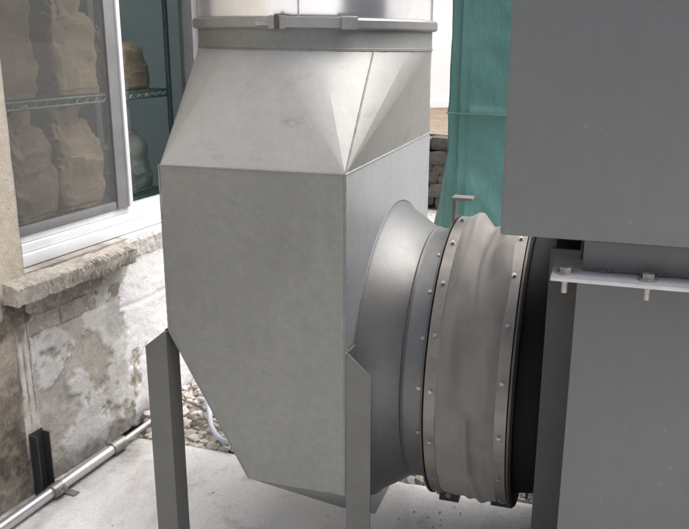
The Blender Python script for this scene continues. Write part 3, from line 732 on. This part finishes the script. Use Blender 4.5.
# ================================================================== flexible connector
FY, FZ = 2.47, -0.996
fx = thing('flexible_connector', V(-0.31, FY, GZ), 'grey canvas flexible connector with bolted metal straps between plenum and fan', 'connector')
RA, RB = -0.428, -0.190                    # the two flanges
CR0 = 0.446
def cvs(x, r, t):
    s = (x - (RA + .02)) / (RB - RA - .04); s = min(1, max(0, s)); env = math.sin(math.pi * s) ** 0.7 if 0 < s < 1 else 0
    top = max(0, math.sin(t)) ** 1.3; front = max(0, math.cos(t))
    p = (x, math.cos(t) * 0.5, math.sin(t) * 0.5)
    d = 0.019 * math.sin(2 * math.pi * (s * 1.6 - 0.08) + 0.9 * nz((t, 0, 0), 1.8)) * (0.10 + 1.2 * top) + 0.010 * top * (0.45 - abs(nz((s * 5 + t * 0.8, t * 0.7, 5), 1.2))) + (0.010 if t < 3.3 else 0.005) * nz((s * 3, t * 1.6, 0), 1.0) + 0.003 * nz((s * 9, t * 5, 3), 1.0)
    low = sst(t, 0.15, 0.75)
    d += low * (0.011 * math.exp(-((s - 0.60 + 0.10 * math.sin(t * 2.2)) / 0.055) ** 2) - 0.010 * math.exp(-((s - 0.44 + 0.10 * t - 0.1) / 0.05) ** 2) + 0.008 * math.exp(-((s - 0.22 - 0.05 * t) / 0.05) ** 2))
    d += 0.006 * (1 - top) - 0.014 * math.exp(-((t - 0.95 - 0.5 * s) / 0.10) ** 2) * 0.5
    d -= 0.004 * math.exp(-((t + 0.18 - 0.10 * s) / 0.02) ** 2)
    return x, r + env * d
obj('canvas', revolve_x([(RA + .004 + (RB - RA - .008) * i / 40, CR0) for i in range(41)], FY, FZ, 200, fn=cvs), 'canvas', fx, smooth=80)
bolt_me = None
for xi, (xf, sgn) in enumerate(((RA, 1), (RB, -1))):
    fl = obj('flange_ring', revolve_x([(xf - sgn * .006, 0.405), (xf, 0.405), (xf, 0.455), (xf - sgn * .006, 0.455)], FY, FZ, 120, True), 'flange', fx, smooth=30)
    st = obj('strap', revolve_x([(xf + sgn * .004, CR0 + .001), (xf + sgn * .004, CR0 + .005), (xf + sgn * .036, CR0 + .005), (xf + sgn * .036, CR0 + .001)], FY, FZ, 120, True), 'strap', fx, smooth=30)
    for k in range(18):
        t = 2 * math.pi * (k + 0.35 + 0.3 * xi) / 18; d = Vector((0, -math.cos(t), math.sin(t)))
        if bolt_me is None:
            bb = bmesh.new(); hexhead(bb, (0, 0, 0), (0, 0, 1), 0.0068, 0.0018, 14); hexhead(bb, (0, 0, .0018), (0, 0, 1), 0.0050, 0.006, 6)
            finish(bb); bolt_me = bpy.data.meshes.new('bolt'); bb.to_mesh(bolt_me); bb.free(); bolt_me.materials.append(M['bolt'])
        o = bpy.data.objects.new('bolt', bolt_me); COL.objects.link(o); o.parent = st
        o.matrix_parent_inverse = Matrix.Translation(-Vector(fx.location)) if False else Matrix()
        o.location = V(xf + sgn * .022, FY + d.y * (CR0 + .005), FZ + d.z * (CR0 + .005)); o.rotation_euler = d.to_track_quat('Z', 'Y').to_euler()
# lugs under and over the flanges
def lug(x0, x1, y0, y1, z0, z1, t=0.006):
    bm = bmesh.new(); box(bm, (x0, y0, z1 - t), (x1, y1, z1), 0.001); box(bm, (x0, y0, z0), (x0 + t, y1, z1 - t - .0002), 0.001)
    return bm
obj('lug', boxm((RA - .012, 2.40, -1.512), (RA + .055, 2.50, -1.452), 0.002), 'flange', fx)
obj('lug', boxm((RB - .078, 2.42, -1.512), (RB - .004, 2.50, -1.452), 0.002), 'flange', fx)
bm = bmesh.new(); box(bm, (RA - .010, 2.44, -0.545), (RA - .001, 2.47, -0.478), 0.001); box(bm, (RA - .012, 2.43, -0.4775), (RA + .052, 2.48, -0.469), 0.001)
obj('lug', bm, 'strap', fx)
for x, y, z in ((RA + .02, 2.388, -1.484), (RB - .045, 2.408, -1.484)):
    bm = bmesh.new(); hexhead(bm, V(x, y + .012, z), (0, -1, 0), 0.010, 0.010); obj('lug_bolt', bm, 'bolt', fx)
# ================================================================== fan and its cabinet
fan = thing('fan_inlet', V(-0.1, FY, GZ), 'black fan inlet housing with dark post behind the grey cabinet', 'fan')
obj('inlet_ring', revolve_x([(RB + .0065, 0.40), (RB + .0065, 0.458), (RB + .014, 0.458), (RB + .014, 0.40)], FY, FZ, 96, True), 'black', fan, smooth=30)
obj('inlet_cone', revolve_x([(RB + .0145, 0.41), (RB + .0145, 0.415), (-0.10, 0.405), (-0.036, 0.385), (-0.036, 0.37)], FY, FZ, 96, True), 'black', fan, smooth=30)
obj('casing', boxm((-0.10, 2.10, -1.40), (-0.036, 2.90, -0.50), 0.004), 'black', fan)
pt = bmesh.new(); box(pt, (-0.108, 2.00, GZ + .006), (-0.0365, 2.006, -0.50), 0.001); box(pt, (-0.108, 2.0062, GZ + .006), (-0.102, 2.06, -0.50), 0.001)
po = obj('post', pt, 'post', fan)
obj('base_plate', boxm((-0.15, 1.98, GZ - .002), (-0.0365, 2.08, GZ + .0055), 0.001), 'post', po)
cab = thing('fan_cabinet', V(0.4, 2.2, GZ), 'big grey painted steel cabinet with overhanging upper housing and bolted ledge', 'cabinet')
XL, XR = -0.034, 1.0
obj('lower_housing', boxm((XL, 1.75, GZ + .002), (XR, 2.95, -0.4665), 0.004), 'cabinet', cab, smooth=30)
obj('neck_panel', boxm((XL + .010, 1.664, -0.4575), (XR - .01, 2.20, -0.386), 0.003), 'cabinet', cab, smooth=30)
obj('upper_housing', boxm((-0.191, 1.62, -0.385), (XR + .1, 2.25, 0.20), 0.006), 'cabinet', cab, smooth=30)
led = obj('ledge', boxm((-0.083, 1.596, -0.4660), (XR + .03, 1.7515, -0.458), 0.0015), 'ledge', cab, smooth=30)
for x in (-0.056, 0.103, 0.26, 0.42, 0.58):
    p = V(x, 1.632, -0.458)
    bm = bmesh.new(); hexhead(bm, p, (0, 0, 1), 0.0185, 0.004, 20); o = obj('washer', bm, 'bolt', cab, smooth=30)
    bm = bmesh.new(); hexhead(bm, p + Vector((0, 0, .004)), (0, 0, 1), 0.0125, 0.010, 6); obj('bolt_head', bm, 'bolt', cab)
    bm = bmesh.new(); hexhead(bm, p + Vector((0, 0, -.0085)), (0, 0, -1), 0.0115, 0.008, 6); hexhead(bm, p + Vector((0, 0, -.0165)), (0, 0, -1), 0.0065, 0.024, 10); obj('nut', bm, 'bolt', cab)
for x in (0.005, 0.085, 0.115, 0.19, 0.30):
    wb = bmesh.new()
    for k in range(5): bmesh.ops.create_icosphere(wb, subdivisions=1, radius=random.uniform(.003, .005), matrix=Matrix.Translation(V(x + 0.006 * k, 1.6625, -0.455 + random.uniform(-.001, .001))))
    obj('weld', wb, 'cabinet', cab, smooth=80)
seamo = obj('seam', tubem([(XL + .02, 1.663, -0.392), (XR - .02, 1.663, -0.392)], 0.003, 6), 'cabinet', cab, smooth=60)

# ================================================================== green tarp over a tall stack behind
TX0, TX1, TY0, TY1, TT = -0.95, -0.05, 5.0, 6.2, 1.15
bm = bmesh.new(); per = []
def edge(a, b, n):
    for i in range(n): per.append((a[0] + (b[0] - a[0]) * i / n, a[1] + (b[1] - a[1]) * i / n))
edge((TX0, TY0), (TX1, TY0), 60); edge((TX1, TY0), (TX1, TY1), 60); edge((TX1, TY1), (TX0, TY1), 60); edge((TX0, TY1), (TX0, TY0), 60)
zz = lin(GZ, TT, 110); tcx, tcy = (TX0 + TX1) / 2, (TY0 + TY1) / 2; rings = []
def crease(x, y, z):
    s = x + y * 1.3
    d = 0.012 * nz((s * 1.0, z * 0.5, 0), 1.8) + 0.010 * (0.4 - abs(nz((s * 2.0 + 1.6 * z, z * 2.4, 2), 2.4))) + 0.006 * (0.4 - abs(nz((s * 3 - 2.0 * z, z * 3, 9), 3.6))) + 0.022 * (1 - abs(nz((s * 1.6 + 0.9 * z, z * 1.2, 4), 1.8)) * 2) * 0.6
    d += 0.020 * math.exp(-((z + 0.43 + 0.03 * (x - TX0)) / 0.025) ** 2)
    flare = max(0, (-0.55 - z)) ; d += 0.09 * flare ** 1.5 * (1 + 0.7 * math.sin(s * 9)) + 0.10 * max(0, -0.8 - z) * (0.5 + nz((s * 4, z * 2, 7), 1.5))
    return d
for z in zz:
    row = []
    for (x, y) in per:
        dx, dy = x - tcx, y - tcy
        nx = (1 if x > TX1 - .06 else -1 if x < TX0 + .06 else 0); ny = (1 if y > TY1 - .06 else -1 if y < TY0 + .06 else 0)
        d = crease(x, y, z) * (1 if (ny and x > TX0 + .12) else 0.35 if z > -0.7 else 0.7); l = math.hypot(nx, ny) or 1
        rc = 0.025 if nx and ny else 0
        row.append(bm.verts.new(V(x + nx / l * (d - rc), y + ny / l * (d - rc), z)))
    rings.append(row)
k_ = len(per)
for a, b in zip(rings, rings[1:]):
    for k in range(k_): bm.faces.new((a[k], a[(k + 1) % k_], b[(k + 1) % k_], b[k]))
tc = bm.verts.new(V(tcx, tcy, TT + .18))
for k in range(k_): bm.faces.new((rings[-1][k], rings[-1][(k + 1) % k_], tc))
tp = thing('tarp_covered_stack', V(tcx, tcy, GZ), 'tall stack wrapped in creased green tarp behind the connector', 'tarp')
obj('tarp', bm, 'tarp', tp, smooth=80)
pts = []
for i in range(60):
    x = TX0 + (TX1 - TX0) * i / 59; z = -0.43 - 0.03 * (x - TX0); pts.append((x, TY0 - crease(x, TY0, z) - 0.004, z))
obj('hem', tubem(pts, 0.005, 6), 'cord', tp, smooth=60)

# ================================================================== gravel strip behind the slab
rg = random.Random(11)
bm = bmesh.new()
ico = bmesh.new(); bmesh.ops.create_icosphere(ico, subdivisions=1, radius=1.0)
iv = [v.co.copy() for v in ico.verts]; ifc = [[v.index for v in f.verts] for f in ico.faces]; ico.free()
def stone(bm, c, s, sx=1, sy=1, sz=0.7, seed=0):
    rot = Matrix.Rotation(rg.uniform(0, 6.3), 3, 'Z') @ Matrix.Rotation(rg.uniform(-.5, .5), 3, 'X')
    vs = []
    for q in iv:
        k = 1 + 0.35 * nz(q, 1.3, seed)
        p = rot @ Vector((q.x * sx * k, q.y * sy * k, q.z * sz * k)) * s
        vs.append(bm.verts.new(V(*c) + p))
    for f in ifc: bm.faces.new([vs[i] for i in f])
def heap(x, y):
    w_ = wall_off(x, y); return 0.085 * math.exp(-((w_ - 0.12) / 0.28) ** 2) * min(1, max(0, (y - 2.74) / 0.15)) + 0.02
cnt = 0
while cnt < 5200:
    x = rg.uniform(-1.85, 0.5); y = 2.73 + rg.random() ** 1.4 * 2.1
    if wall_off(x, y) < 0.02: continue
    if x > -0.12 and y < 2.98: continue
    s = rg.uniform(0.010, 0.024) * (1.25 if rg.random() < .15 else 1)
    stone(bm, (x, y, GZ - 0.045 + heap(x, y) + rg.uniform(0, .018)), s, rg.uniform(.8, 1.3), rg.uniform(.8, 1.2), rg.uniform(.55, .9), rg.uniform(0, 50)); cnt += 1
gt = NT('gravel_mix')
isl = gt.n('ShaderNodeNewGeometry').outputs['Random Per Island']
gc = gt.mix(gt.rng(isl, 0, 1), (.28, .24, .20), (.60, .57, .53)); gc = gt.mix(1.0, gc, gt.rng(gt.noise(60, 4), 0.25, 0.75, 0.75, 1.2), 'MULTIPLY')
M['gravelmix'] = gt.done(gc, 0.9, 0, gt.bump(gt.noise(120, 3), 0.3, 0.003), 0.2)
tag(obj('gravel', bm, 'gravelmix'), 'loose brown and grey gravel behind the concrete slab', 'gravel', kind='stuff')
bm = bmesh.new()
for i in range(45):                                # crumbs on the slab
    x = rg.uniform(-1.75, 0.0); y = 2.0 + 0.7 * rg.random() ** 0.5
    if rg.random() < .35: x = -0.44 + rg.gauss(0, .06); y = 2.45 + rg.gauss(0, .08)
    if wall_off(x, y) < 0.13: continue
    stone(bm, (x, y, GZ + 0.002), rg.uniform(.0015, .0045), 1, 1, .7, rg.uniform(0, 50))
tag(obj('grit', bm, 'gravelmix'), 'small stone crumbs scattered on the concrete', 'grit', kind='stuff')
hp = [(-1.66, 2.98, GZ + .075), (-1.60, 2.93, GZ + .095), (-1.555, 2.865, GZ + .085), (-1.51, 2.795, GZ + .055), (-1.45, 2.745, GZ + .035), (-1.38, 2.73, GZ + .03), (-1.30, 2.76, GZ + .03)]
def smooth_pts(P, n=8):
    out = []; P = [Vector(p) for p in P]
    for i in range(len(P) - 1):
        a, b, c, d = P[max(i - 1, 0)], P[i], P[i + 1], P[min(i + 2, len(P) - 1)]
        for k in range(n):
            t = k / n; out.append(tuple(0.5 * ((2 * b) + (c - a) * t + (2 * a - 5 * b + 4 * c - d) * t * t + (3 * b - a - 3 * c + d) * t ** 3)))
    out.append(tuple(P[-1])); return out
tag(obj('hose', tubem(smooth_pts(hp), 0.011, 10), 'hose', smooth=60), 'pale bluish hose curling over the gravel', 'hose')

# ================================================================== background bank and house seen past the duct
bank = grid_xy('earth_bank', lin(-9, 0.2, 60), lin(8.35, 14, 40), lambda x, y: -0.95 - 0.03 * min(1, (y - 8.35) / 1.5) + 0.04 * nz((x, y, 0), 1.3), 'dry')
tag(bank, kind='structure')
dw = thing('dry_stone_wall', V(-3.5, 8.2, GZ), 'low grey brown rubble retaining wall below a dry grass bank', 'stone wall')
rs = random.Random(5)
obj('earth_core', boxm((-9, 8.3, GZ - .1), (0.2, 8.6, -1.02)), 'dry', dw)
sm = []
for q in range(5):
    b = bmesh.new(); bmesh.ops.create_cube(b, size=1.0); bmesh.ops.subdivide_edges(b, edges=b.edges[:], cuts=1, use_grid_fill=True)
    for v in b.verts:
        l = v.co.length; v.co = v.co * (1 + 0.25 * nz(v.co, 2.0, q * 7.3)) * (0.5 / max(l, .4)) ** 0.35
    finish(b, 50); me = bpy.data.meshes.new('stone'); b.to_mesh(me); b.free(); me.materials.append(M['rubble']); sm.append(me)
for r in range(6):
    z = GZ + 0.04 + r * 0.115; x = -4.2 + rs.uniform(0, .2)
    while x < 0.1:
        l = rs.uniform(.13, .27)
        o = bpy.data.objects.new('stone', rs.choice(sm)); COL.objects.link(o); o.parent = dw; o.matrix_parent_inverse = Matrix.Translation(-Vector(dw.location))
        o.location = V(x + l / 2, 8.22 + rs.uniform(-.04, .04), z + rs.uniform(-.015, .015)); o.scale = (l * 1.12, .3, .145); o.rotation_euler = (0, rs.uniform(-.08, .08), rs.uniform(-.1, .1))
        x += l + .005
hs_ = thing('white_house', V(-4, 12.5, GZ), 'plain white rendered house beyond the bank', 'house'); hs_.rotation_euler.z = R(45)
obj('wall', boxm((-9, 11.2, GZ - .1), (1.0, 16, 3.2)), 'render', hs_)
obj('plinth', boxm((-9.03, 11.16, GZ - .1), (1.03, 11.197, -0.90)), 'render', hs_)
rf = bmesh.new()
P_ = [V(-9.4, 10.7, 3.15), V(1.4, 10.7, 3.15), V(1.4, 13.6, 4.9), V(-9.4, 13.6, 4.9), V(1.4, 16.5, 3.15), V(-9.4, 16.5, 3.15)]
vv = [rf.verts.new(p) for p in P_]
for f in ((0, 1, 2, 3), (3, 2, 4, 5), (0, 3, 5), (1, 4, 2), (0, 5, 4, 1)): rf.faces.new([vv[i] for i in f])
obj('roof', rf, 'rooftile', hs_)
for x in (-7.4, -4.6, -0.9):
    wf = obj('window', boxm((x - .55, 11.12, 0.3), (x + .55, 11.198, 1.7), 0.01), 'white', hs_)
    obj('pane', boxm((x - .47, 11.10, 0.38), (x + .47, 11.118, 1.62)), 'black', wf)
    obj('sill', boxm((x - .62, 11.04, 0.24), (x + .62, 11.197, 0.298), 0.005), 'mortar', wf)

print('triangles', sum(len(o.data.loop_triangles) if not o.data.calc_loop_triangles() else 0 for o in bpy.data.objects if o.type == 'MESH'))
